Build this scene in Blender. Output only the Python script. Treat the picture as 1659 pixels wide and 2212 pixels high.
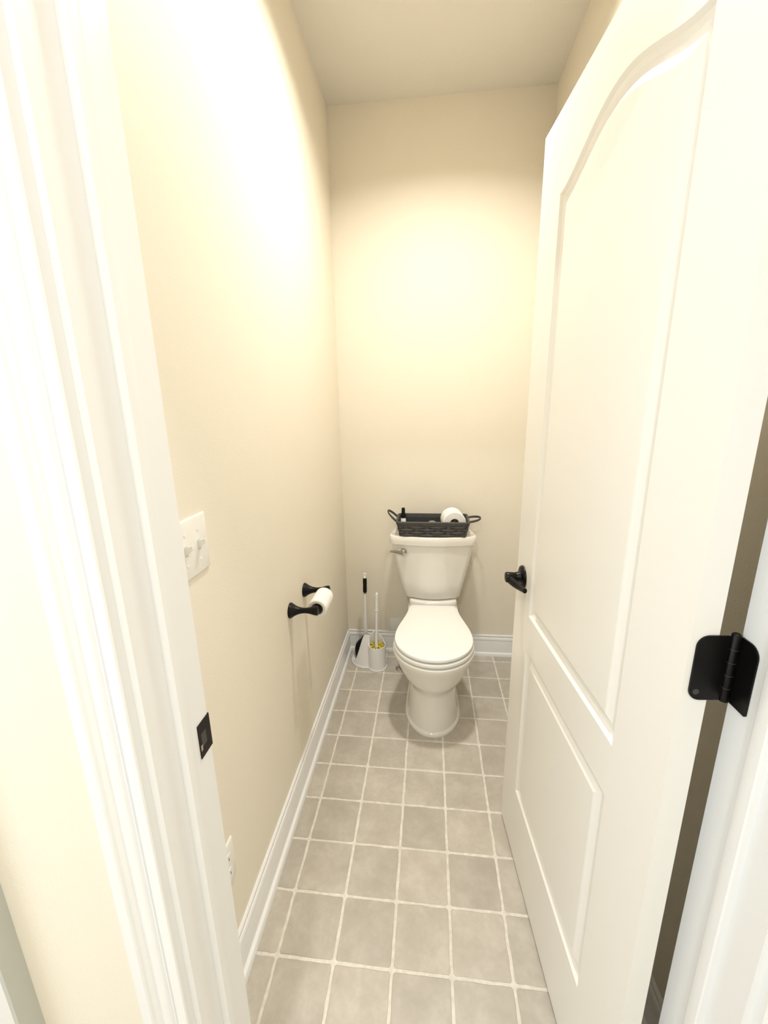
import bpy, bmesh, math, random
from mathutils import Vector, Matrix
from mathutils.geometry import tessellate_polygon

for o in list(bpy.data.objects):
    bpy.data.objects.remove(o)
S = bpy.context.scene
COL = S.collection
random.seed(7)
PI = math.pi

# ---------------------------------------------------------------- camera
T = 0.1524                      # one floor tile (6 inch)
CAM = Vector((0.5392, -0.7372, 1.3962))
YAW, PITCH, ROLL = -0.110676, 0.245831, -0.0175434
F = Vector((math.sin(YAW)*math.cos(PITCH), math.cos(YAW)*math.cos(PITCH), -math.sin(PITCH)))
R0 = Vector((math.cos(YAW), -math.sin(YAW), 0)); U0 = R0.cross(F)
R = R0*math.cos(ROLL) + U0*math.sin(ROLL)
U = U0*math.cos(ROLL) - R0*math.sin(ROLL)
cd = bpy.data.cameras.new('camera'); cam = bpy.data.objects.new('camera', cd); COL.objects.link(cam)
cd.sensor_fit = 'HORIZONTAL'; cd.sensor_width = 36.0; cd.lens = 892.42/1659*36.0
cd.clip_start = 0.02; cd.clip_end = 50
m3 = Matrix((R, U, -F)).transposed()
cam.matrix_world = Matrix.Translation(CAM) @ m3.to_4x4()
S.camera = cam

# ---------------------------------------------------------------- view, world, large lights
S.view_settings.view_transform = 'Standard'; S.view_settings.look = 'None'
S.view_settings.gamma = 1.0; S.view_settings.use_curve_mapping = False
S.view_settings.exposure = 0.68
w = bpy.data.worlds.new('world'); S.world = w; w.use_nodes = True
w.node_tree.nodes['Background'].inputs[0].default_value = (0.75, 0.87, 1.0, 1)
w.node_tree.nodes['Background'].inputs[1].default_value = 1.2

ROOM_POWER = 9.6               # recessed can over the toilet
HALL_POWER = 7.0               # ceiling lamp of the room the camera stands in
HALL_FILL_POWER = 17.0             # unseen second lamp behind the camera, added for frontal light
WINDOW_POWER = 10.0             # daylight from the window behind the camera

def area(name, loc, size, power, color, rot=(0, 0, 0), shape='DISK', sy=None, spread=PI):
    l = bpy.data.lights.new(name, 'AREA'); l.shape = shape; l.size = size
    if sy: l.size_y = sy
    l.energy = power; l.color = color; l.spread = spread
    o = bpy.data.objects.new(name, l); COL.objects.link(o); o.location = loc; o.rotation_euler = rot
    return o
area('window_daylight', (-1.26, -1.55, 1.50), 1.3, WINDOW_POWER, (0.84, 0.93, 1.0), (0, -PI/2, 0), 'RECTANGLE', 1.3)

# ---------------------------------------------------------------- key dimensions
XL, XR = 0.072, 1.060           # toilet room walls
YB, ZC = 1.442, 2.700           # back wall, ceiling
YF, YH = -0.245, -0.362         # front wall, room side and camera side
JL, JR = 0.2137, 0.919          # door jamb faces
ZH = 2.020                      # head of the opening
HX0, HX1, HY0 = -1.15, 1.95, -2.6   # room the camera stands in

# ---------------------------------------------------------------- materials
def mat(name, col, rough=0.5, metal=0.0, coat=0.0, noise=None, bump=None, spec=None, sss=0):
    m = bpy.data.materials.new(name); m.use_nodes = True
    nt = m.node_tree; b = nt.nodes['Principled BSDF']
    b.inputs['Base Color'].default_value = (*col, 1); b.inputs['Roughness'].default_value = rough
    b.inputs['Metallic'].default_value = metal; b.inputs['Coat Weight'].default_value = coat
    if spec is not None: b.inputs['Specular IOR Level'].default_value = spec
    geo = nt.nodes.new('ShaderNodeNewGeometry')
    if noise:                                       # (scale, amount)
        n = nt.nodes.new('ShaderNodeTexNoise'); n.inputs['Scale'].default_value = noise[0]; n.inputs['Detail'].default_value = 5
        nt.links.new(geo.outputs['Position'], n.inputs['Vector'])
        r = nt.nodes.new('ShaderNodeValToRGB')
        a = noise[1]
        r.color_ramp.elements[0].position = 0.32; r.color_ramp.elements[1].position = 0.68
        r.color_ramp.elements[0].color = (*[c*(1-a) for c in col], 1); r.color_ramp.elements[1].color = (*[min(1, c*(1+a)) for c in col], 1)
        nt.links.new(n.outputs['Fac'], r.inputs['Fac']); nt.links.new(r.outputs['Color'], b.inputs['Base Color'])
    if bump:                                        # (scale, distance)
        n = nt.nodes.new('ShaderNodeTexNoise'); n.inputs['Scale'].default_value = bump[0]; n.inputs['Detail'].default_value = 1
        nt.links.new(geo.outputs['Position'], n.inputs['Vector'])
        bm_ = nt.nodes.new('ShaderNodeBump'); bm_.inputs['Distance'].default_value = bump[1]; bm_.inputs['Strength'].default_value = 0.5
        nt.links.new(n.outputs['Fac'], bm_.inputs['Height']); nt.links.new(bm_.outputs['Normal'], b.inputs['Normal'])
    return m

M = {}
M['wall'] = mat('cream_wall_paint', (0.85, 0.79, 0.67), 0.6, bump=(220, 0.0006))
M['ceil'] = mat('ceiling_paint', (0.79, 0.76, 0.69), 0.8, bump=(160, 0.0015))
M['hall'] = mat('hall_wall_paint', (0.86, 0.80, 0.68), 0.6, bump=(220, 0.0006))
M['trim'] = mat('white_trim_paint', (0.86, 0.862, 0.855), 0.34)
M['door'] = mat('white_door_paint', (0.89, 0.87, 0.82), 0.36, bump=(140, 0.0003))
M['grout'] = mat('cream_grout', (0.73, 0.69, 0.61), 0.8, noise=(60, 0.10), bump=(250, 0.0006))
M['china'] = mat('biscuit_china', (0.84, 0.815, 0.755), 0.12, coat=0.6, noise=(6, 0.005))
M['seat'] = mat('white_seat_plastic', (0.90, 0.89, 0.85), 0.22, noise=(6, 0.004))
M['chrome'] = mat('brushed_nickel', (0.46, 0.44, 0.40), 0.20, metal=1.0, noise=(40, 0.05))
M['black'] = mat('oil_rubbed_black_metal', (0.003, 0.0026, 0.0025), 0.36, noise=(30, 0.2), spec=0.22)
M['blackrub'] = mat('black_rubber', (0.004, 0.004, 0.004), 0.55, noise=(30, 0.2), spec=0.2)
M['plastic'] = mat('white_plastic', (0.87, 0.868, 0.865), 0.35, noise=(8, 0.01))
M['plate'] = mat('almond_plate_plastic', (0.86, 0.85, 0.80), 0.30, noise=(8, 0.01))
M['paper'] = mat('white_tissue_paper', (0.90, 0.88, 0.84), 0.9, noise=(90, 0.02), bump=(400, 0.0004))
M['kraft'] = mat('grey_brown_card', (0.35, 0.29, 0.22), 0.85, noise=(60, 0.08))
M['weave'] = mat('charcoal_weave', (0.058, 0.055, 0.053), 0.55, noise=(140, 0.25), bump=(500, 0.0006))
M['weave_in'] = mat('charcoal_weave_lining', (0.030, 0.030, 0.032), 0.65, noise=(140, 0.2))
M['yellow'] = mat('yellow_bristles', (0.62, 0.50, 0.06), 0.7, noise=(160, 0.25), bump=(700, 0.001))
M['grey'] = mat('shade_grey', (0.52, 0.53, 0.49), 0.4, noise=(8, 0.02))  # shade tone for the far-left trim side and the toggle slots
M['slot'] = mat('dark_slot', (0.05, 0.045, 0.04), 0.6, noise=(30, 0.1))
M['hallfloor'] = mat('hall_floor_vinyl', (0.50, 0.45, 0.38), 0.5, noise=(8, 0.1))
M['glass'] = mat('window_glass', (0.9, 0.95, 1.0), 0.05, noise=(3, 0.01))
b = M['glass'].node_tree.nodes['Principled BSDF']; b.inputs['Transmission Weight'].default_value = 1.0

def tile_material():
    m = bpy.data.materials.new('stone_look_tile'); m.use_nodes = True; nt = m.node_tree
    b = nt.nodes['Principled BSDF']; b.inputs['Roughness'].default_value = 0.42
    geo = nt.nodes.new('ShaderNodeNewGeometry'); oi = nt.nodes.new('ShaderNodeObjectInfo')
    add = nt.nodes.new('ShaderNodeVectorMath'); add.operation = 'ADD'
    sc = nt.nodes.new('ShaderNodeVectorMath'); sc.operation = 'SCALE'; sc.inputs['Scale'].default_value = 0.6
    nt.links.new(oi.outputs['Random'], sc.inputs[0])
    nt.links.new(geo.outputs['Position'], add.inputs[0]); nt.links.new(sc.outputs[0], add.inputs[1])
    n1 = nt.nodes.new('ShaderNodeTexNoise'); n1.inputs['Scale'].default_value = 13; n1.inputs['Detail'].default_value = 4; n1.inputs['Roughness'].default_value = 0.6; n1.inputs['Distortion'].default_value = 0.25
    n2 = nt.nodes.new('ShaderNodeTexNoise'); n2.inputs['Scale'].default_value = 70; n2.inputs['Detail'].default_value = 3
    for n in (n1, n2): nt.links.new(add.outputs[0], n.inputs['Vector'])
    mx = nt.nodes.new('ShaderNodeMath'); mx.operation = 'MULTIPLY_ADD'; mx.inputs[1].default_value = 0.28
    nt.links.new(n2.outputs['Fac'], mx.inputs[0]); nt.links.new(n1.outputs['Fac'], mx.inputs[2])
    r = nt.nodes.new('ShaderNodeValToRGB')
    r.color_ramp.elements[0].position = 0.40; r.color_ramp.elements[0].color = (0.435, 0.392, 0.330, 1)
    r.color_ramp.elements[1].position = 0.86; r.color_ramp.elements[1].color = (0.565, 0.52, 0.45, 1)
    e = r.color_ramp.elements.new(0.62); e.color = (0.485, 0.44, 0.375, 1)
    nt.links.new(mx.outputs[0], r.inputs['Fac'])
    hs = nt.nodes.new('ShaderNodeHueSaturation'); ma = nt.nodes.new('ShaderNodeMapRange')
    ma.inputs['To Min'].default_value = 0.94; ma.inputs['To Max'].default_value = 1.07
    nt.links.new(oi.outputs['Random'], ma.inputs['Value']); nt.links.new(ma.outputs['Result'], hs.inputs['Value'])
    nt.links.new(r.outputs['Color'], hs.inputs['Color']); nt.links.new(hs.outputs['Color'], b.inputs['Base Color'])
    bp = nt.nodes.new('ShaderNodeBump'); bp.inputs['Distance'].default_value = 0.0012; bp.inputs['Strength'].default_value = 0.4
    nt.links.new(mx.outputs[0], bp.inputs['Height']); nt.links.new(bp.outputs['Normal'], b.inputs['Normal'])
    return m
M['tile'] = tile_material()

# ---------------------------------------------------------------- mesh helpers
def link(name, me, m, parent=None, smooth=None):
    o = bpy.data.objects.new(name, me); COL.objects.link(o)
    if m is not None and not me.materials: me.materials.append(m)
    if smooth is not None:
        for p in me.polygons: p.use_smooth = True
        me.set_sharp_from_angle(angle=math.radians(smooth))
    if parent is not None: o.parent = parent
    return o

def fix(me):
    bm = bmesh.new(); bm.from_mesh(me); bmesh.ops.remove_doubles(bm, verts=bm.verts, dist=1e-6)
    bmesh.ops.recalc_face_normals(bm, faces=bm.faces); bm.to_mesh(me); bm.free()
    return me

def mesh(name, V, Fc):
    me = bpy.data.meshes.new(name); me.from_pydata([tuple(v) for v in V], [], Fc); me.update()
    return fix(me)

def box(x0, x1, y0, y1, z0, z1):
    V = [(x, y, z) for z in (z0, z1) for y in (y0, y1) for x in (x0, x1)]
    Fc = [(0, 1, 3, 2), (4, 6, 7, 5), (0, 4, 5, 1), (2, 3, 7, 6), (0, 2, 6, 4), (1, 5, 7, 3)]
    return V, Fc

def join(*parts):
    V, Fc = [], []
    for v, f in parts:
        k = len(V); V += [tuple(p) for p in v]; Fc += [tuple(i+k for i in t) for t in f]
    return V, Fc

def boxm(name, dims, m, parent=None, bevel=0.0, seg=2):
    me = mesh(name, *box(*dims))
    if bevel:
        bm = bmesh.new(); bm.from_mesh(me)
        bmesh.ops.bevel(bm, geom=list(bm.edges), offset=bevel, segments=seg, affect='EDGES', profile=0.5)
        bm.to_mesh(me); bm.free()
    return link(name, me, m, parent, 40 if bevel else None)

def loft(rings, cap0=True, cap1=True):
    n = len(rings[0]); V = []; Fc = []
    for r in rings: V += [tuple(p) for p in r]
    for i in range(len(rings)-1):
        for j in range(n):
            Fc.append((i*n+j, i*n+(j+1) % n, (i+1)*n+(j+1) % n, (i+1)*n+j))
    if cap0: Fc.append(tuple(range(n-1, -1, -1)))
    if cap1: Fc.append(tuple((len(rings)-1)*n+j for j in range(n)))
    return V, Fc

def frame(axis):
    a = Vector(axis).normalized()
    u = a.cross(Vector((0, 0, 1)))
    if u.length < 1e-3: u = Vector((1, 0, 0))
    u.normalize(); return a, u, a.cross(u)

def lathe(origin, axis, prof, n=28, cap0=True, cap1=True):
    """prof: list of (distance along axis, radius)"""
    a, u, v = frame(axis); o = Vector(origin)
    rings = [[o+a*d+(u*math.cos(2*PI*j/n)+v*math.sin(2*PI*j/n))*max(r, 1e-5) for j in range(n)] for d, r in prof]
    return loft(rings, cap0, cap1)

def tube(pts, rad, n=10, flat=None, up=(0, 0, 1)):
    """rad: number or list; flat=(w,h) gives an elliptical section"""
    pts = [Vector(p) for p in pts]; rings = []
    for i, p in enumerate(pts):
        t = (pts[min(i+1, len(pts)-1)]-pts[max(i-1, 0)]).normalized()
        u = Vector(up).cross(t)
        if u.length < 1e-3: u = Vector((1, 0, 0)).cross(t)
        u.normalize(); v = t.cross(u)
        r = rad[i] if isinstance(rad, (list, tuple)) else rad
        a, b = (flat if flat else (r, r))
        rings.append([p+u*a*math.cos(2*PI*j/n)+v*b*math.sin(2*PI*j/n) for j in range(n)])
    return loft(rings)

def extrude_profile(prof, place, h0, h1):
    """closed 2D profile -> prism; place(a,b,h) gives the 3D point"""
    return loft([[place(a, b, h0) for a, b in prof], [place(a, b, h1) for a, b in prof]])

def empty(name, loc):
    o = bpy.data.objects.new(name, None); COL.objects.link(o); o.location = loc; o.empty_display_size = 0.05
    return o

def part(name, geo, m, parent, smooth=35):
    """geometry given in world coordinates, parented to a thing without moving"""
    o = link(name, mesh(name, *geo), m, None, smooth)
    if parent is not None:
        bpy.context.view_layer.update()
        o.parent = parent; o.matrix_parent_inverse = parent.matrix_world.inverted()
    return o

def tag(o, label, cat, kind=None, group=None):
    o['label'] = label; o['category'] = cat
    if kind: o['kind'] = kind
    if group: o['group'] = group
    return o

def struct(o, label, cat): return tag(o, label, cat, 'structure')

# ================================================================ room shell
W = 0.09
struct(boxm('wall_left', (XL-W, XL, YF-0.002, YB+W, -0.02, ZC), M['wall']), 'cream painted wall on the left with the paper holder', 'wall')
struct(boxm('wall_back', (XL, XR, YB, YB+W, -0.02, ZC), M['wall']), 'cream painted end wall behind the toilet', 'wall')
struct(boxm('wall_right', (XR, XR+W, YF-0.002, YB+W, -0.02, ZC), M['wall']), 'cream painted wall on the right behind the open door', 'wall')
struct(boxm('ceiling', (XL-W, XR+W, YH, YB+W, ZC, ZC+0.06), M['ceil']), 'flat cream ceiling over the toilet room', 'ceiling')
JT = 0.019
wf = boxm('wall_front', (HX0, JL-JT, YH, YF, -0.02, ZC), M['hall'])
struct(wf, 'pale cream wall around the doorway', 'wall')
part('wall_section', box(JR+JT, HX1, YH, YF, -0.02, ZC), M['hall'], wf, None)
part('wall_section', box(JL-JT, JR+JT, YH, YF, ZH+JT, ZC), M['hall'], wf, None)

# room the camera stands in
struct(boxm('wall_hall_back', (HX0, HX1, HY0-W, HY0, -0.02, ZC), M['hall']), 'cream wall of the outer room at its far end', 'wall')
struct(boxm('wall_hall_right', (HX1, HX1+W, HY0-W, YH, -0.02, ZC), M['hall']), 'cream wall of the outer room on its right', 'wall')
struct(boxm('ceiling_hall', (HX0-W, HX1+W, HY0-W, YH, ZC, ZC+0.06), M['ceil']), 'flat ceiling of the outer room', 'ceiling')
WY0, WY1, WZ0, WZ1 = -2.25, -0.85, 0.80, 2.20
wl = boxm('wall_hall_left', (HX0-W, HX0, HY0-W, WY0, -0.02, ZC), M['hall'])
struct(wl, 'cream wall of the outer room around its window', 'wall')
part('wall_section', box(HX0-W, HX0, WY1, YH, -0.02, ZC), M['hall'], wl, None)
part('wall_section', box(HX0-W, HX0, WY0, WY1, -0.02, WZ0), M['hall'], wl, None)
part('wall_section', box(HX0-W, HX0, WY0, WY1, WZ1, ZC), M['hall'], wl, None)
fx0, fx1 = HX0-0.07, HX0-0.03; wm = (WY0+WY1)/2
win = part('window_1', join(box(fx0, fx1, WY0, WY1, WZ0, WZ0+0.05), box(fx0, fx1, WY0, WY1, WZ1-0.05, WZ1), box(fx0, fx1, WY0, WY0+0.05, WZ0+0.05, WZ1-0.05),
           box(fx0, fx1, WY1-0.05, WY1, WZ0+0.05, WZ1-0.05), box(fx0, fx1, wm-0.02, wm+0.02, WZ0+0.05, WZ1-0.05)), M['trim'], None, None)
struct(win, 'white framed window of the outer room', 'window')

# ---------------------------------------------------------------- floor with single tiles
fl = boxm('floor', (XL-W, XR+W, YH, YB+W, -0.06, -0.0016), M['grout'])
struct(fl, 'tan square tile floor with cream joints', 'floor')
part('hall_floor', box(HX0-W, HX1+W, HY0-W, YH, -0.06, 0.0), M['hallfloor'], fl, None)
G = 0.0040                      # half joint
def tile_outline(w, h, rnd, wav=0.0011, n=7):
    pts = []
    c = [(-w, -h), (w, -h), (w, h), (-w, h)]; rc = 0.004
    for k in range(4):
        a = Vector(c[k]); b = Vector(c[(k+1) % 4]); L = (b-a).length; d = (b-a)/L; nrm = Vector((-d.y, d.x))
        for i in range(n):
            t = rc/L + (1-2*rc/L)*i/(n-1)
            off = rnd.uniform(-wav, wav) if 0 < i < n-1 else 0.0
            pts.append(a+d*L*t+nrm*off)
    return pts
def tile_mesh(name, w, h, seed):
    rnd = random.Random(seed); o = tile_outline(w, h, rnd)
    r0 = [Vector((p.x, p.y, -0.0022)) for p in o]; r1 = [Vector((p.x, p.y, -0.0007)) for p in o]
    r2 = [Vector((p.x*(1-0.0016/w), p.y*(1-0.0016/h), 0)) for p in o]
    me = bpy.data.meshes.new(name); V, Fc = loft([r0, r1, r2], False, True); me.from_pydata([tuple(v) for v in V], [], Fc)
    me.materials.append(M['tile']); return me
variants = [tile_mesh('tile', T/2-G, T/2-G, s) for s in range(6)]
k = 0
for i in range(0, 8):
    for j in range(-3, 10):
        x0, x1 = max(i*T+G, XL+0.001), min((i+1)*T-G, XR-0.001)
        y0, y1 = max(j*T+G, YH+0.001), min((j+1)*T-G, YB-0.001)
        if x1-x0 < 0.01 or y1-y0 < 0.01: continue
        full = abs(x1-x0-(T-2*G)) < 1e-6 and abs(y1-y0-(T-2*G)) < 1e-6
        me = variants[random.randrange(6)] if full else tile_mesh('tile', (x1-x0)/2, (y1-y0)/2, 100+k)
        o = bpy.data.objects.new('tile', me); COL.objects.link(o); o.parent = fl
        o.location = ((x0+x1)/2, (y0+y1)/2, 0)
        if full: o.rotation_euler.z = PI*random.randrange(2)
        k += 1

# ---------------------------------------------------------------- baseboards
BH = 0.126
bprof = [(0, 0), (0.024, 0), (0.0235, 0.009), (0.020, 0.016), (0.0125, 0.0195), (0.0115, 0.021), (0.0115, 0.090), (0.0100, 0.094),
         (0.0125, 0.0975), (0.0125, 0.104), (0.0095, 0.110), (0.0060, 0.112), (0.0075, 0.116), (0.0075, 0.123), (0.005, BH), (0, BH)]
def baseboard(name, place, a, b, label):
    return struct(part(name, extrude_profile(bprof, place, a, b), M['trim'], None, 30), label, 'baseboard')
baseboard('baseboard_left', lambda d, z, h: (XL+d, h, z), YF, YB, 'white baseboard with shoe moulding along the left wall')
baseboard('baseboard_back', lambda d, z, h: (h, YB-d, z), XL+0.001, XR-0.001, 'white baseboard with shoe moulding behind the toilet')
baseboard('baseboard_right', lambda d, z, h: (XR-d, h, z), YF, YB, 'white baseboard along the wall behind the door')

# ---------------------------------------------------------------- door frame
def jamb(name, face, sgn, label):
    j = part(name, box(min(face, face-sgn*JT), max(face, face-sgn*JT), YH, YF, 0.0, ZH), M['trim'], None, None)
    struct(j, label, 'door frame')
    st = [(0, -0.3172), (0.0085, -0.3172), (0.0100, -0.3155), (0.0105, -0.310), (0.0105, -0.300), (0.009, -0.297), (0, -0.297)]
    part('door_stop', extrude_profile(st, lambda a, b_, h: (face+sgn*a, b_, h), 0.0, ZH), M['trim'], j, 30)
    return j
jl = jamb('trim_1', JL, 1, 'white door jamb with stop and black strike plate on the left')
jr = jamb('trim_2', JR, -1, 'white door jamb carrying the hinge on the right')
jh = part('trim_3', box(JL-JT, JR+JT, YH, YF, ZH, ZH+JT), M['trim'], None, None)
struct(jh, 'white head of the door frame above the opening', 'door frame')
cprof = [(0, 0), (0, 0.0125), (0.0012, 0.0145), (0.003, 0.0150), (0.0135, 0.0150), (0.0150, 0.0120), (0.0165, 0.0116), (0.0178, 0.0140), (0.0190, 0.0140),
         (0.0205, 0.0108), (0.0240, 0.0092), (0.0262, 0.0112), (0.0300, 0.0130), (0.0360, 0.0135), (0.0385, 0.0106), (0.0425, 0.0100), (0.0460, 0.0126),
         (0.0485, 0.0140), (0.0500, 0.0175), (0.0520, 0.0190), (0.0640, 0.0190), (0.0670, 0.0180), (0.068, 0.0160), (0.068, 0)]
REV = 0.009
def casing(name, place, h0, h1, label):
    return struct(part(name, extrude_profile(cprof, place, h0, h1), M['trim'], None, 28), label, 'door casing')
casing('trim_4', lambda a, d, h: (JL-REV-a, YH-d, h), 0.0, ZH+REV, 'fluted white casing left of the doorway')
casing('trim_5', lambda a, d, h: (JR+REV+a, YH-d, h), 0.0, ZH+REV, 'fluted white casing right of the doorway')
casing('trim_6', lambda a, d, h: (h, YH-d, ZH+REV+a), JL-REV-0.068, JR+REV+0.068, 'fluted white casing above the doorway')
casing('trim_7', lambda a, d, h: (JL-REV-a, YF+d*0.7, h), 0.0, ZH+REV, 'white casing on the inner side of the left jamb')
casing('trim_8', lambda a, d, h: (JR+REV+a, YF+d*0.7, h), 0.0, ZH+REV, 'white casing on the inner side of the hinge jamb')
# second frame on the outer wall, at the lower left edge of the view
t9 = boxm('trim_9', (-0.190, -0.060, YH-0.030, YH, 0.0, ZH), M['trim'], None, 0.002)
struct(t9, 'white upright trim with its shaded side coloured grey at far left', 'trim')
part('shaded_side', box(-0.060, -0.054, YH-0.029, YH, 0.0, ZH), M['grey'], t9, None)  # shade on the side face of the trim, put into its grey colour

sp = part('strike_plate', join(box(JL, JL+0.0015, -0.2732, -0.2445, 0.9050, 0.9600), box(JL-0.004, JL+0.0015, -0.2445, -0.2430, 0.9050, 0.9600)), M['black'], jl, None)
sp['label'] = 'black strike plate'
part('latch_hole', box(JL+0.0013, JL+0.0018, -0.2685, -0.2560, 0.9215, 0.9435), M['slot'], sp, None)
part('bare_wood', box(JL+0.0013, JL+0.0020, -0.2722, -0.2680, 0.9175, 0.9265), M['kraft'], sp, None)

# ---------------------------------------------------------------- the open door
P0 = Vector((0.804, 0.4504, 0.0)); DD = Vector((0.0802, -0.9968, 0)).normalized(); ND = Vector((-DD.y, DD.x, 0))
DW, DTH, DZ0, DZ1 = 0.700, 0.0335, 0.010, 2.003
def dp(s, z, d=0.0): return P0 + DD*s + ND*d + Vector((0, 0, z))      # d: depth into the door
def arch_z(s):
    u = min(1, max(0, (s-0.126)/(0.574-0.126))); return 1.836 + 0.060*(math.sin(PI*u)**1.7)
def arch_loop(d=0.0):
    """outline of the upper panel, drawn in by d"""
    L = [(0.126+d, 0.838+d), (0.574-d, 0.838+d)]
    n = 32
    for i in range(n+1):
        s = 0.574-d-(0.574-0.126-2*d)*i/n
        sl = (arch_z(s+0.002)-arch_z(s-0.002))/0.004
        L.append((s, arch_z(s)-d*math.sqrt(1+sl*sl)))
    return L
lo_loop = [(0.122, 0.244), (0.572, 0.244), (0.572, 0.735), (0.122, 0.735)]
def low_loop(d=0.0): return offset(lo_loop, d) if d else list(lo_loop)
def offset(loop, d):
    out = []; n = len(loop)
    for i in range(n):
        p, q, r = Vector(loop[i-1]), Vector(loop[i]), Vector(loop[(i+1) % n])
        a = (q-p).normalized(); b_ = (r-q).normalized()
        n1 = Vector((-a.y, a.x)); n2 = Vector((-b_.y, b_.x))
        m_ = (n1+n2).normalized(); out.append(tuple(q + m_*(d/max(0.3, m_.dot(n1)))))
    return out
def door_slab():
    outer = [(0, DZ0), (DW, DZ0), (DW, DZ1), (0, DZ1)]
    up = arch_loop()
    loops = [outer, up, lo_loop]
    V = [p for l in loops for p in l]
    tris = tessellate_polygon([[Vector((a, b_, 0)) for a, b_ in l] for l in loops])
    V3 = [dp(a, b_) for a, b_ in V]; Fc = [tuple(t) for t in tris]
    k0 = len(V3); V3 += [dp(a, b_, DTH) for a, b_ in outer]
    for i in range(4): Fc.append((i, (i+1) % 4, k0+(i+1) % 4, k0+i))
    Fc.append((k0, k0+1, k0+2, k0+3))
    me = bpy.data.meshes.new('door_1'); me.from_pydata([tuple(v) for v in V3], [], Fc)
    bm = bmesh.new(); bm.from_mesh(me)
    bmesh.ops.recalc_face_normals(bm, faces=bm.faces)
    # soften the long edges of the slab
    bm.to_mesh(me); bm.free()
    return link('door_1', me, M['door'])
door = door_slab()
struct(door, 'open white door with arched upper panel and black lever', 'door')
PROF = [(0.0, 0.0), (0.002, 0.0015), (0.006, 0.0060), (0.009, 0.0070), (0.013, 0.0090), (0.023, 0.0095), (0.0255, 0.0085), (0.0345, 0.0025), (0.0375, 0.0015)]
for lp in (arch_loop, low_loop):
    rings = [[dp(a, b_, d) for a, b_ in lp(o_)] for o_, d in PROF]
    n = len(rings[0]); V, Fc = loft(rings, False, False)
    inner = lp(PROF[-1][0]); base = (len(rings)-1)*n
    for t in tessellate_polygon([[Vector((a, b_, 0)) for a, b_ in inner]]): Fc.append(tuple(base+i for i in t))
    me = bpy.data.meshes.new('panel'); me.from_pydata([tuple(v) for v in V], [], Fc)
    o = link('panel', fix(me), M['door'], door, 14)
    # normals must face the viewer side (-ND)
    if sum(p.normal.dot(ND)*p.area for p in me.polygons) > 0: me.flip_normals()

# lever handle: rose, hub, lever
hs, hz = 0.057, 0.9245
handle = part('door_handle', lathe(dp(hs, hz, 0.0005), -ND, [(0, 0.0325), (0.003, 0.0325), (0.006, 0.031), (0.0085, 0.026), (0.010, 0.017), (0.016, 0.0145), (0.022, 0.0135)], 32), M['black'], door, 40)
handle['label'] = 'black lever handle on a round rose'
hubp = dp(hs+0.002, hz, -0.022)
part('hub', lathe(hubp, -ND, [(0, 0.0125), (0.004, 0.014), (0.016, 0.0148), (0.025, 0.0152), (0.0275, 0.0138), (0.0285, 0.010)], 28), M['black'], handle, 40)
lv = []
for i in range(12):
    u = i/11
    s = hs+0.002+u*0.086; d = -0.040 + 0.019*math.sin(u*PI/2)**1.3; z = hz - 0.003 - 0.005*math.sin(u*PI)
    lv.append(dp(s, z, d))
part('lever', tube(lv, 0.01, 14, None) if False else loft([[p + ND*(0.0056+0.0055*(1-i/11))*math.cos(2*PI*j/14) + Vector((0, 0, 1))*(0.0128 - 0.0055*i/11)*math.sin(2*PI*j/14) for j in range(14)] for i, p in enumerate(lv)]), M['black'], handle, 40)

# hinge at mid height
def rounded_plate(x0, x1, z0, z1, r, rb=None, seg=6):
    pts = []
    for cx, cz, a0, rr in ((x0+(rb or r), z0+(rb or r), PI, rb or r), (x1, z0, 0, 0), (x1, z1, 0, 0), (x0+r, z1-r, PI/2, r)):
        if rr == 0: pts.append((cx, cz)); continue
        for i in range(seg+1):
            a = a0 + (PI/2)*i/seg; pts.append((cx+rr*math.cos(a), cz+rr*math.sin(a)))
    return pts
HZ0, HZ1 = 1.031, 1.121
PIN = Vector((0.9125, -0.2450, 0))
A = P0 + DD*DW
hinge = part('hinge', lathe((PIN.x, PIN.y, HZ0-0.002), (0, 0, 1), [(0, 0.0035), (0.001, 0.0052), (0.0935, 0.0052), (0.095, 0.0040)], 20), M['black'], door, 40)
hinge['label'] = 'black butt hinge with rounded leaves'
la = rounded_plate(0.0075, (PIN-A).dot(ND)-0.0065, HZ0, HZ1, 0.0145)
geo = loft([[A + ND*a + DD*0.0003 + Vector((0, 0, z)) for a, z in la], [A + ND*a + DD*0.0025 + Vector((0, 0, z)) for a, z in la]])
lf = part('leaf', geo, M['black'], hinge, 30)
part('screw', lathe(A + ND*0.016 + DD*0.0024 + Vector((0, 0, HZ0+0.012)), DD, [(0, 0.0042), (0.0004, 0.0040)], 14), M['slot'], lf, 30)
lb = rounded_plate(0.0, 0.0275, HZ0-0.001, HZ1, 0.0145, 0.003)
geo = loft([[Vector((JR-0.0003, -0.2755+a, z)) for a, z in lb], [Vector((JR-0.0022, -0.2755+a, z)) for a, z in lb]])
part('leaf', geo, M['black'], hinge, 30)
for zz in (HZ0+0.018, HZ0+0.036, HZ0+0.054, HZ0+0.072):
    part('knuckle_gap', lathe((PIN.x, PIN.y, zz), (0, 0, 1), [(0, 0.0054), (0.0006, 0.0054)], 18), M['slot'], hinge, 30)

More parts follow.
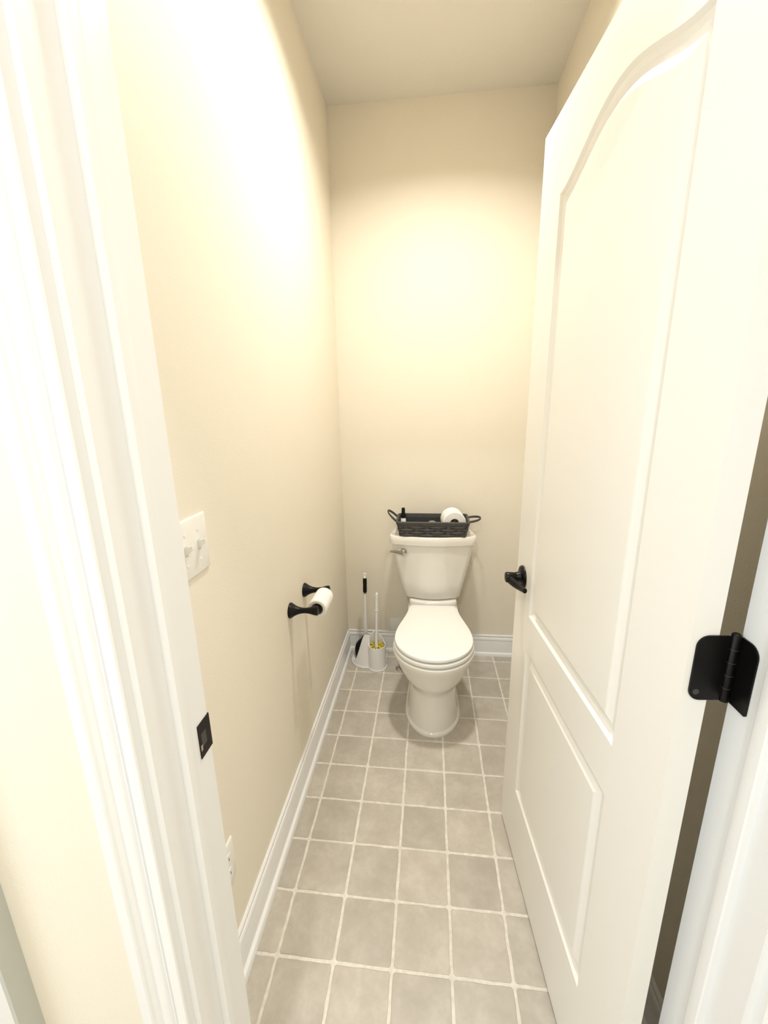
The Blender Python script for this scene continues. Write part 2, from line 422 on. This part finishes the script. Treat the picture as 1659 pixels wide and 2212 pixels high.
# ================================================================ toilet
CX = 0.5665
def egg(z, yf, yc, hw, yn, hb, yb, nf=22, nb=12, cx=CX):
    """front half ellipse, then flanks that narrow to half width hb at yn and run back to yb"""
    pts = []
    for i in range(nf+1):
        a = PI*i/nf; pts.append(Vector((cx-hw*math.cos(a), yc-(yc-yf)*math.sin(a), z)))
    back = []
    for i in range(1, nb+1):
        y = yc+(yb-yc)*i/nb; u = min(1, (y-yc)/(yn-yc)); wd = hb+(hw-hb)*(0.5+0.5*math.cos(PI*u))
        e = (yb-y)/0.02
        if e < 1: wd -= 0.010*(1-max(0, e))
        back.append((wd, y))
    for wd, y in back: pts.append(Vector((cx+wd, y, z)))
    for wd, y in reversed(back): pts.append(Vector((cx-wd, y, z)))
    return pts
toilet = empty('toilet', (CX, 1.05, 0)); tag(toilet, 'round-front biscuit white toilet with closed lid against the end wall', 'toilet')
rows = [  # z, yf, yc, hw, yn, hb, yb
    (0.000, 0.781, 0.955, 0.1275, 1.22, 0.118, 1.335), (0.010, 0.780, 0.955, 0.1285, 1.22, 0.118, 1.335), (0.016, 0.783, 0.955, 0.126, 1.22, 0.116, 1.335),
    (0.020, 0.790, 0.955, 0.1195, 1.22, 0.110, 1.335), (0.060, 0.795, 0.955, 0.1135, 1.22, 0.106, 1.335), (0.120, 0.797, 0.955, 0.1085, 1.22, 0.102, 1.335),
    (0.175, 0.795, 0.955, 0.1065, 1.22, 0.100, 1.335), (0.205, 0.790, 0.955, 0.108, 1.22, 0.100, 1.335), (0.222, 0.778, 0.95, 0.118, 1.22, 0.104, 1.335),
    (0.236, 0.764, 0.94, 0.129, 1.22, 0.108, 1.335), (0.255, 0.755, 0.93, 0.138, 1.22, 0.112, 1.335), (0.262, 0.753, 0.93, 0.1405, 1.22, 0.113, 1.335), (0.290, 0.741, 0.92, 0.153, 1.22, 0.118, 1.335),
    (0.330, 0.728, 0.91, 0.167, 1.22, 0.125, 1.335), (0.355, 0.7150, 0.905, 0.1765, 1.22, 0.128, 1.335), (0.368, 0.7115, 0.905, 0.1800, 1.22, 0.130, 1.335),
    (0.3755, 0.7130, 0.905, 0.1785, 1.22, 0.129, 1.335), (0.379, 0.722, 0.905, 0.1700, 1.22, 0.126, 1.335)]
part('bowl', loft([egg(*r) for r in rows]), M['china'], toilet, 50)
# seat and lid
def slab(rows): return loft([egg(*r) for r in rows])
YN, HBk = 1.185, 0.124
seat = part('seat', slab([(0.3822, 0.734, 0.90, 0.1580, YN, 0.108, 1.185), (0.3834, 0.7215, 0.90, 0.1700, YN, 0.117, 1.190), (0.3862, 0.7170, 0.90, 0.1745, YN, 0.1205, 1.192), (0.3935, 0.7160, 0.90, 0.1755, YN, 0.1215, 1.193),
     (0.3985, 0.7180, 0.90, 0.1735, YN, 0.120, 1.192), (0.4000, 0.7290, 0.90, 0.1630, YN, 0.112, 1.185)]), M['seat'], toilet, 50)
part('lid', slab([(0.4040, 0.742, 0.90, 0.152, YN, 0.1085, 1.192), (0.4052, 0.7280, 0.90, 0.1655, YN, 0.1165, 1.202), (0.4080, 0.7225, 0.90, 0.1710, YN, 0.1210, 1.205), (0.4140, 0.7220, 0.90, 0.1715, YN, 0.1215, 1.205),
     (0.4190, 0.7240, 0.90, 0.1695, YN, 0.120, 1.203), (0.4214, 0.733, 0.90, 0.161, YN, 0.114, 1.197), (0.4222, 0.765, 0.90, 0.130, YN, 0.095, 1.18)]), M['seat'], toilet, 50)
for sx in (-1, 1):
    part('hinge_cap', lathe((CX+sx*0.075, 1.207, 0.3785), (0, 0, 1), [(0, 0.016), (0.012, 0.0155), (0.016, 0.012), (0.017, 0.004)], 18), M['seat'], toilet, 45)
# tank: rounded box that widens upward, bowed front
def tank_ring(z, hw, hwb, yf, yb, bow, rc, inset=0.0, cx=0.5605, n=6):
    hw -= inset; hwb -= inset; yf += inset; yb -= inset
    pts = []
    nf = 14
    y_side = yf+bow
    # front edge, left to right
    xs = hw-rc
    for i in range(n):                     # left front corner
        a = PI + (PI/2)*i/n; pts.append(Vector((cx-xs+rc*math.cos(a), y_side+rc+rc*math.sin(a), z)))
    for i in range(nf+1):
        x = -xs+2*xs*i/nf; pts.append(Vector((cx+x, y_side-bow*(1-(x/xs)**2), z)))
    for i in range(1, n+1):
        a = -PI/2+(PI/2)*i/n; pts.append(Vector((cx+xs+rc*math.cos(a), y_side+rc+rc*math.sin(a), z)))
    for i in range(n+1):
        a = (PI/2)*i/n; pts.append(Vector((cx+hwb-rc+rc*math.cos(a), yb-rc+rc*math.sin(a), z)))
    for i in range(n+1):
        a = PI/2+(PI/2)*i/n; pts.append(Vector((cx-hwb+rc+rc*math.cos(a), yb-rc+rc*math.sin(a), z)))
    return pts
rows = [(0.424, 0.128, 0.120, 1.262, 1.410, 0.016, 0.030, 0.006), (0.427, 0.140, 0.130, 1.246, 1.414, 0.020, 0.034, 0.003), (0.437, 0.147, 0.134, 1.240, 1.416, 0.022, 0.034, 0),
        (0.520, 0.164, 0.150, 1.236, 1.420, 0.021, 0.034, 0), (0.600, 0.182, 0.166, 1.229, 1.424, 0.023, 0.034, 0), (0.680, 0.198, 0.180, 1.224, 1.426, 0.024, 0.034, 0), (0.7285, 0.2065, 0.187, 1.222, 1.427, 0.024, 0.034, 0)]
tank = part('tank', loft([tank_ring(*r) for r in rows]), M['china'], toilet, 50)
L = (0.2170, 0.196, 1.2115, 1.430, 0.024, 0.036)
part('tank_lid', loft([tank_ring(0.7290, *L, 0.005), tank_ring(0.7305, *L, 0.001), tank_ring(0.7500, *L, -0.001), tank_ring(0.7700, *L, 0.000), tank_ring(0.7740, *L, 0.003),
      tank_ring(0.7748, *L, 0.007), tank_ring(0.7725, *L, 0.015), tank_ring(0.7710, *L, 0.022)]), M['china'], toilet, 50)
# raised deck between bowl and tank
part('deck', loft([egg(z, yf, 1.262, hw, 1.30, hw, 1.335, 10, 6) for z, yf, hw in ((0.370, 1.2250, 0.122), (0.405, 1.2270, 0.123), (0.417, 1.2300, 0.122), (0.4225, 1.2400, 0.116))]), M['china'], toilet, 50)
# flush lever on the left of the tank front
ly = 1.2345; lz = 0.6945; lx = 0.4150
lev = part('flush_lever', lathe((lx, ly+0.012, lz), (0, -1, 0), [(0, 0.0125), (0.014, 0.0130), (0.017, 0.0170), (0.022, 0.0178), (0.028, 0.0150), (0.031, 0.007)], 24), M['chrome'], toilet, 40)
lev['label'] = 'nickel flush lever'
pts = []; 
rings = []
for i in range(12):
    u = i/11; x = lx-0.004-0.064*u; y = ly-0.010+0.004*u; z = lz-0.001+0.003*math.sin(u*PI)+0.001*u
    rz = 0.0125*(1-u)**0.8+0.0030; ry = 0.0060*(1-u)+0.0018
    rings.append([Vector((x, y+ry*math.cos(2*PI*j/14), z+rz*math.sin(2*PI*j/14))) for j in range(14)])
part('lever_arm', loft(rings), M['chrome'], lev, 40)

# water stop on the floor at the left of the pedestal
sv = empty('water_stop_valve', (0.392, 1.262, 0)); tag(sv, 'small nickel water stop valve on the floor left of the toilet', 'valve')
part('escutcheon', lathe((0.392, 1.262, 0.0), (0, 0, 1), [(0, 0.026), (0.003, 0.026), (0.009, 0.015), (0.010, 0.009)], 22), M['chrome'], sv, 40)
part('stem', lathe((0.392, 1.262, 0.009), (0, 0, 1), [(0, 0.0075), (0.045, 0.0075), (0.046, 0.011), (0.070, 0.011), (0.072, 0.007), (0.080, 0.007)], 16), M['chrome'], sv, 40)
part('valve_handle', lathe((0.392, 1.254, 0.066), (0, -1, 0), [(0, 0.004), (0.012, 0.004), (0.013, 0.012), (0.020, 0.013), (0.021, 0.010)], 16), M['chrome'], sv, 40)
part('supply_hose', tube([(0.392, 1.262, 0.085), (0.392, 1.280, 0.15), (0.412, 1.330, 0.22), (0.448, 1.364, 0.30), (0.470, 1.372, 0.36), (0.475, 1.372, 0.426)], 0.005, 10), M['chrome'], sv, 60)

# ================================================================ basket on the tank
BX0, BX1, BY0, BY1, BZ0, BZ1 = 0.399, 0.721, 1.229, 1.392, 0.7752, 0.851
def rrect(x0, x1, y0, y1, r, n=5, ns=(36, 18)):
    """rounded rectangle as evenly usable points with outward normals"""
    pts = []
    def side(ax, ay, bx, by, nx, ny, k):
        for i in range(k): t = i/k; pts.append((ax+(bx-ax)*t, ay+(by-ay)*t, nx, ny))
    def corner(cx, cy, a0):
        for i in range(n): a = a0+(PI/2)*i/n; pts.append((cx+r*math.cos(a), cy+r*math.sin(a), math.cos(a), math.sin(a)))
    side(x0+r, y0, x1-r, y0, 0, -1, ns[0]); corner(x1-r, y0+r, -PI/2)
    side(x1, y0+r, x1, y1-r, 1, 0, ns[1]); corner(x1-r, y1-r, 0)
    side(x1-r, y1, x0+r, y1, 0, 1, ns[0]); corner(x0+r, y1-r, PI/2)
    side(x0, y1-r, x0, y0+r, -1, 0, ns[1]); corner(x0+r, y0+r, PI)
    return pts
def bsize(z):
    u = (z-BZ0)/(BZ1-BZ0); gx = 0.018*u; gy = 0.008*u
    return BX0-gx, BX1+gx, BY0-gy*0.4, BY1+gy
basket = empty('storage_basket', ((BX0+BX1)/2, (BY0+BY1)/2, BZ0)); tag(basket, 'charcoal woven rectangular basket on the toilet tank', 'basket')
def ring_at(z, off, wave=None):
    return [Vector((x+nx*(off+(wave(i) if wave else 0)), y+ny*(off+(wave(i) if wave else 0)), z)) for i, (x, y, nx, ny) in enumerate(rrect(*bsize(z), 0.014))]
# lining: floor and inner wall, hollow
part('lining', loft([ring_at(BZ0, -0.003), ring_at(BZ1-0.004, -0.003), ring_at(BZ1-0.004, -0.0055), ring_at(BZ0+0.004, -0.0055)], True, True), M['weave_in'], basket, 30)
NR = 4; hrow = (BZ1-0.020-BZ0)/NR
NP = len(rrect(*bsize(BZ0), 0.014))
for r in range(NR):
    z0 = BZ0+r*hrow; ph = r % 2
    wv = lambda i: 0.0030*math.tanh(2.2*math.sin(2*PI*i/12 + PI*ph))
    rings = [ring_at(z0+0.0012, -0.0025, wv), ring_at(z0+0.0012, 0.0008, wv), ring_at(z0+0.003, 0.0020, wv), ring_at(z0+hrow-0.003, 0.0020, wv), ring_at(z0+hrow-0.0012, 0.0008, wv), ring_at(z0+hrow-0.0012, -0.0025, wv)]
    part('weave_band', loft(rings, False, False), M['weave'], basket, 40)
# upright stakes showing between the bands
base = rrect(*bsize(BZ0), 0.014); top = rrect(*bsize(BZ1-0.016), 0.014)
for i in range(3, NP, 6):
    V = []; 
    x, y, nx, ny = base[i]; X, Y, NX, NY = top[i]; tx, ty = -ny, nx; hw_ = 0.0085
    def q(px, py, ax, ay, bx, by, o_, s_, z_): return Vector((px+ax*o_+bx*s_, py+ay*o_+by*s_, z_))
    V = [q(x, y, nx, ny, tx, ty, o_, s_, BZ0+0.001) for o_ in (-0.0026, 0.0012) for s_ in (-hw_, hw_)] + [q(X, Y, NX, NY, -NY, NX, o_, s_, BZ1-0.016) for o_ in (-0.0026, 0.0012) for s_ in (-hw_, hw_)]
    part('stake', (V, [(0, 1, 3, 2), (4, 6, 7, 5), (0, 4, 5, 1), (2, 3, 7, 6), (0, 2, 6, 4), (1, 5, 7, 3)]), M['weave'], basket, None)
part('rim', loft([ring_at(BZ1-0.020, -0.0045), ring_at(BZ1-0.020, 0.0030), ring_at(BZ1-0.018, 0.0045), ring_at(BZ1-0.002, 0.0045), ring_at(BZ1, 0.0025), ring_at(BZ1, -0.006), ring_at(BZ1-0.020, -0.0065), ring_at(BZ1-0.020, -0.0045)], False, False), M['weave'], basket, 40)
def bail(sx, x0, reach, rise):
    pts = []
    yc = (BY0+BY1)/2-0.005
    for i in range(19):
        a = -PI/2+PI*i/18; c = max(0, math.cos(a))**0.75
        pts.append((x0+sx*reach*c, yc+0.046*math.sin(a), BZ1-0.006+rise*c))
    return tube(pts, 0.004, 8, (0.0028, 0.0058))
part('handle', bail(-1, BX0-0.020, 0.046, 0.042), M['weave'], basket, 50)
part('handle', bail(1, BX1+0.020, 0.058, 0.010), M['weave'], basket, 50)

# things in the basket
tr = empty('toilet_paper_roll', (0.668, 1.315, BZ0+0.0045)); tag(tr, 'full white toilet paper roll standing in the charcoal basket', 'toilet paper')
def roll(origin, axis, length, ro, ri, n=36):
    return lathe(origin, axis, [(0.004, ri), (0, ri+0.002), (0, ro-0.004), (0.003, ro), (length-0.003, ro), (length, ro-0.004), (length, ri+0.002), (length-0.004, ri), (0.004, ri)], n, False, False)
ax = Vector((-0.10, 1.0, 0.0)).normalized(); ro_c = Vector((0.668, 1.262, BZ0+0.0045+0.0575))
part('paper', roll(ro_c, ax, 0.102, 0.0575, 0.021), M['paper'], tr, 35)
part('core', lathe(ro_c, ax, [(0.002, 0.0208), (0.10, 0.0208), (0.10, 0.0198), (0.002, 0.0198), (0.002, 0.0208)], 28, False, False), M['kraft'], tr, 35)
bt = empty('small_bottle', (0.412, 1.293, BZ0+0.0045)); tag(bt, 'small white bottle with black cap at the left end of the basket', 'bottle')
part('bottle_body', lathe((0.412, 1.293, BZ0+0.0045), (0, 0, 1), [(0, 0.012), (0.003, 0.0135), (0.066, 0.0135), (0.074, 0.011), (0.077, 0.0075)], 22), M['plastic'], bt, 40)
part('cap', lathe((0.412, 1.293, BZ0+0.0800), (0, 0, 1), [(0, 0.0095), (0.002, 0.0140), (0.010, 0.0135), (0.022, 0.0108), (0.028, 0.0090), (0.050, 0.0084), (0.0515, 0.007)], 22), M['blackrub'], bt, 40)
jar = empty('small_jar', (0.558, 1.300, BZ0+0.0045)); tag(jar, 'small white rounded jar barely showing in the middle of the basket', 'jar')
part('jar_body', lathe((0.558, 1.300, BZ0+0.0045), (0, 0, 1), [(0, 0.020), (0.003, 0.022), (0.040, 0.022), (0.045, 0.018)], 22), M['plastic'], jar, 40)
part('jar_lid', lathe((0.558, 1.300, BZ0+0.0494), (0, 0, 1), [(0, 0.019), (0.008, 0.019), (0.013, 0.012), (0.014, 0.004)], 22), M['chrome'], jar, 40)

# ================================================================ brush caddy, brush and plunger
cad = empty('brush_caddy', (0.235, 1.30, 0)); tag(cad, 'white plastic plunger and brush caddy standing in the floor corner', 'caddy')
CC = Vector((0.2640, 1.2720, 0)); GC = Vector((0.198, 1.334, 0))
def cup_ring(u, rad_off):
    pts = []
    for j in range(40):
        a = 2*PI*j/40; up_ = max(0.0, math.cos(a-math.radians(112)))
        ztop = 0.136 + 0.058*up_**1.6
        r = 0.0505-0.0035*u+rad_off + (0.004 if u < 0.02 and rad_off > 0 else 0)
        pts.append(Vector((CC.x+r*math.cos(a), CC.y+r*math.sin(a), 0.004+(ztop-0.004)*u)))
    return pts
us = [0.0, 0.03, 0.05, 0.2, 0.4, 0.6, 0.8, 0.96, 1.0]
outer = [cup_ring(u, 0.0) for u in us]; innr = [cup_ring(u, -0.0035) for u in reversed(us[2:])]
part('brush_cup', loft(outer+innr, True, True), M['plastic'], cad, 40)
def guard_grid(off):
    rows = []
    for k in range(15):
        v = k/14; row = []
        for j in range(31):
            a = math.radians(200+95*j/30); f = min(1, max(0, (math.degrees(a)-214)/54)); f = f*f*(3-2*f)
            ztop = 0.020+0.168*f
            z = 0.004+(ztop-0.004)*v; r = 0.0860-0.028*(z/0.188)**0.85+off
            row.append(Vector((GC.x+r*math.cos(a), GC.y+r*math.sin(a), z)))
        rows.append(row)
    return rows
def shell(a, b_):
    """closed shell between two grids of equal size"""
    nr, nc = len(a), len(a[0]); V = [p for r in a for p in r]+[p for r in b_ for p in r]; N = nr*nc; Fc = []
    for i in range(nr-1):
        for j in range(nc-1):
            q = (i*nc+j, i*nc+j+1, (i+1)*nc+j+1, (i+1)*nc+j); Fc.append(q); Fc.append(tuple(N+t for t in reversed(q)))
    edge = [i*nc for i in range(nr)]+[(nr-1)*nc+j for j in range(1, nc)]+[i*nc+nc-1 for i in range(nr-2, -1, -1)]+[j for j in range(nc-2, 0, -1)]
    for i in range(len(edge)):
        p, q = edge[i], edge[(i+1) % len(edge)]; Fc.append((p, q, N+q, N+p))
    return V, Fc
part('plunger_guard', shell(guard_grid(0.0), guard_grid(-0.0032)), M['plastic'], cad, 40)
# foot plate with a small raised edge
foot = []
for z, e in ((0.0, 0.0), (0.004, 0.0012), (0.008, -0.0005)):
    ring = []
    for j in range(64):
        a = 2*PI*j/64; d = Vector((math.cos(a), math.sin(a), 0))
        best = 0
        for c, r in ((GC, 0.0885), (CC, 0.0535)):
            rel = c-Vector((0.222, 1.312, 0)); bq = rel.dot(d); disc = r*r-(rel.length_squared-bq*bq)
            if disc > 0: best = max(best, bq+math.sqrt(disc))
        p = Vector((0.222, 1.312, 0))+d*(best+e); ring.append(Vector((max(p.x, XL+0.027), min(p.y, YB-0.027), z)))
    foot.append(ring)
part('foot_plate', loft(foot), M['plastic'], cad, 40)

br = empty('toilet_brush', (CC.x, CC.y, 0.01)); tag(br, 'white handled toilet brush with yellow bristles in the caddy cup', 'toilet brush')
hb0 = Vector((0.2605, 1.268, 0.120)); hb1 = Vector((0.2655, 1.300, 0.436)); hd = hb1-hb0
def along(t): return hb0+hd*t
part('brush_handle', tube([along(0.0), along(0.12), along(0.35), along(0.68)], [0.0085, 0.0075, 0.0058, 0.0056], 14), M['plastic'], br, 50)
prof = [(0, 0.0050), (0.002, 0.0088), (0.006, 0.0095), (0.009, 0.007)]
for i in range(9):
    d = 0.011+i*0.0095; prof += [(d, 0.0065), (d+0.0030, 0.0086), (d+0.0062, 0.0086), (d+0.0090, 0.0065)]
prof += [(0.100, 0.0058), (0.106, 0.003)]
part('grip', lathe(along(0.665), hd, prof, 18), M['plastic'], br, 40)
head = part('brush_head', lathe((CC.x-0.001, CC.y-0.002, 0.0125), (0, 0, 1), [(0, 0.012), (0.1075, 0.012), (0.1215, 0.009), (0.1295, 0.004)], 18), M['plastic'], br, 40)
NT = 11
for i in range(NT):
    a0 = 2*PI*i/NT+0.10; a1 = 2*PI*(i+1)/NT-0.04; am = (a0+a1)/2; zt = 0.132+0.006*math.sin(i*2.3)
    V = []
    for z, k_ in ((0.045, 0.9), (zt-0.006, 1.0), (zt, 0.90)):
        for r, aa in ((0.0125, a0+0.10), (0.0125, a1-0.10), (0.0415*k_, a1), (0.0430*k_, am), (0.0415*k_, a0)):
            V.append(Vector((CC.x-0.001+r*math.cos(aa), CC.y-0.002+r*math.sin(aa), z)))
    part('bristle_tuft', loft([V[0:5], V[5:10], V[10:15]]), M['yellow'], head, 30)

pl = empty('plunger', (0.192, 1.350, 0.008)); tag(pl, 'plunger with white shaft, black grip and black rubber cup', 'plunger')
pc = Vector((0.1850, 1.3530, 0.0085))
part('rubber_cup', lathe(pc, (0, 0, 1), [(0, 0.048), (0.004, 0.0555), (0.030, 0.0600), (0.055, 0.0590), (0.080, 0.0520), (0.098, 0.038), (0.108, 0.024), (0.125, 0.017), (0.128, 0.012)], 36), M['blackrub'], pl, 50)
s0 = pc+Vector((0.004, 0, 0.120)); s1 = Vector((0.1945, 1.341, 0.412)); sd = s1-s0
part('shaft', tube([s0, s0+sd*0.3, s0+sd*0.6, s1], [0.0118, 0.0112, 0.0085, 0.0072], 16), M['plastic'], pl, 50)
s2 = Vector((0.1965, 1.339, 0.500))
part('collar', lathe(s1-sd.normalized()*0.006, s2-s1, [(0, 0.0078), (0.002, 0.0088), (0.006, 0.0088), (0.008, 0.0078)], 18), M['chrome'], pl, 40)
part('grip', tube([s1+(s2-s1)*t for t in (0.02, 0.06, 0.25, 0.5, 0.75, 0.95, 1.0)], [0.0085, 0.0105, 0.0110, 0.0104, 0.0110, 0.0102, 0.0085], 18), M['blackrub'], pl, 50)
# hang tab with a hole
s3 = s2+(s2-s1).normalized()*0.017; ringp = []
for i in range(21):
    a = 2*PI*i/20; ringp.append(s3+Vector((0.0065*math.cos(a), 0, 0.0095*math.sin(a))))
part('hang_tab', join(tube(ringp, 0.0036, 8, None, (0, 1, 0)), lathe(s2-Vector((0, 0, 0.002)), (0, 0, 1), [(0, 0.0075), (0.008, 0.0070), (0.011, 0.003)], 14)), M['plastic'], pl, 50)

# ================================================================ paper holder on the left wall
ph = empty('toilet_paper_holder', (XL, 0.59, 0.733)); tag(ph, 'black two-post toilet paper holder on the left wall', 'paper holder')
pprof = [(0, 0.0265), (0.003, 0.0270), (0.007, 0.0250), (0.014, 0.0205), (0.022, 0.0160), (0.032, 0.0122), (0.044, 0.0098), (0.056, 0.0094), (0.068, 0.0110), (0.080, 0.0140), (0.090, 0.0165), (0.096, 0.0165), (0.0985, 0.014), (0.0995, 0.008)]
for y in (0.5075, 0.6725):
    part('post', lathe((XL, y, 0.732), (1, 0, 0.03), pprof, 32), M['black'], ph, 40)
part('roller', lathe((XL+0.085, 0.512, 0.7340), (0, 1, 0), [(0, 0.0075), (0.156, 0.0075)], 18), M['black'], ph, 40)
tp = empty('toilet_paper_roll', (XL+0.085, 0.59, 0.7255)); tag(tp, 'nearly used up toilet paper roll on the black wall holder', 'toilet paper')
rc_ = Vector((XL+0.0865, 0.534, 0.7260))
part('paper', roll(rc_, (0, 1, 0), 0.108, 0.0335, 0.0200), M['paper'], tp, 35)
part('core', lathe(rc_, (0, 1, 0), [(0.002, 0.0199), (0.106, 0.0199), (0.106, 0.0190), (0.002, 0.0190), (0.002, 0.0199)], 28, False, False), M['kraft'], tp, 35)
# ================================================================ wall plates
def wall_plate_left(name, y0, y1, z0, z1, th=0.0055):
    e = 0.004
    def rect(x, i): return [Vector((x, y0+i, z0+i)), Vector((x, y1-i, z0+i)), Vector((x, y1-i, z1-i)), Vector((x, y0+i, z1-i))]
    return loft([rect(XL, 0), rect(XL+th*0.45, 0), rect(XL+th*0.85, e*0.5), rect(XL+th, e)])
ls = empty('light_switch', (XL, -0.008, 1.1335)); tag(ls, 'white double toggle light switch on the left wall by the door', 'light switch')
part('cover_plate', wall_plate_left('cover_plate', -0.066, 0.0495, 1.0755, 1.1955), M['plate'], ls, 40)
for y in (0.0150, -0.0310):
    part('toggle_slot', box(XL+0.0054, XL+0.0058, y-0.0048, y+0.0048, 1.1250, 1.1455), M['grey'], ls, None)  # grey patch draws the shade inside the slot
    tg = loft([[Vector((XL+0.005, y+a, 1.1345+b_)) for a, b_ in ((-0.0047, -0.009), (0.0047, -0.009), (0.0047, 0.009), (-0.0047, 0.009))],
               [Vector((XL+0.0085, y+a, 1.1365+b_)) for a, b_ in ((-0.0047, -0.006), (0.0047, -0.006), (0.0047, 0.008), (-0.0047, 0.008))],
               [Vector((XL+0.0210, y+a, 1.1450+b_)) for a, b_ in ((-0.0036, -0.0045), (0.0036, -0.0045), (0.0036, 0.0035), (-0.0036, 0.0035))]])
    part('toggle', tg, M['plate'], ls, 20)
    for z in (1.1045, 1.1665):
        part('screw', lathe((XL+0.0052, y, z), (1, 0, 0), [(0, 0.0032), (0.0008, 0.0032), (0.0012, 0.002)], 12), M['plate'], ls, 30)
ol = empty('wall_outlet', (XL, -0.043, 0.345)); tag(ol, 'white wall outlet low on the left wall half hidden by the jamb', 'outlet')
part('cover_plate', wall_plate_left('cover_plate', -0.0780, -0.0075, 0.290, 0.406), M['plate'], ol, 40)
for z in (0.3275, 0.3685):
    rec = part('receptacle', loft([[Vector((XL+x, -0.043+yy, z+zz)) for yy, zz in ((-0.0165, -0.010), (-0.011, -0.0145), (0.011, -0.0145), (0.0165, -0.010), (0.0165, 0.010), (0.011, 0.0145), (-0.011, 0.0145), (-0.0165, 0.010))] for x in (0.005, 0.0075)]), M['plate'], ol, 30)
    for yy in (-0.0065, 0.0065):
        part('slot', box(XL+0.0074, XL+0.0078, -0.043+yy-0.001, -0.043+yy+0.001, z-0.002, z+0.006), M['slot'], rec, None)
bp_ = boxm('wall_plate', (0.318, 0.388, YB-0.006, YB, 0.1275, 0.2080), M['plate'], None, 0.0018)
tag(bp_, 'plain white wall plate just above the baseboard behind the toilet', 'wall plate')

# ================================================================ lamps (above the frame)
def lamp(name, x, y, r, power, color, label, spread=PI):
    e = empty(name, (x, y, ZC)); tag(e, label, 'ceiling lamp')
    part('trim_ring', lathe((x, y, ZC-0.012), (0, 0, 1), [(0, r+0.004), (0.0, r+0.016), (0.006, r+0.022), (0.012, r+0.024), (0.012, r), (0, r+0.004)], 40, False, False), M['trim'], e, 30)
    o = area(name+'_light', (x, y, ZC-0.006), 2*r, power, color, (0, 0, 0), 'DISK', None, spread)
    o.parent = e; o.matrix_parent_inverse = Matrix.Translation((-x, -y, -ZC))
    return e
lamp('recessed_lamp', 0.575, 0.65, 0.075, ROOM_POWER, (1.0, 0.965, 0.90), 'round recessed lamp in the toilet room ceiling', math.radians(142))
lamp('ceiling_lamp', 1.32, -0.70, 0.09, HALL_POWER, (1.0, 0.96, 0.90), 'round ceiling lamp of the outer room beside the doorway')
lamp('ceiling_lamp', 0.20, -1.75, 0.12, HALL_FILL_POWER, (0.94, 0.97, 1.0), 'unseen round lamp added to the outer room for frontal light')
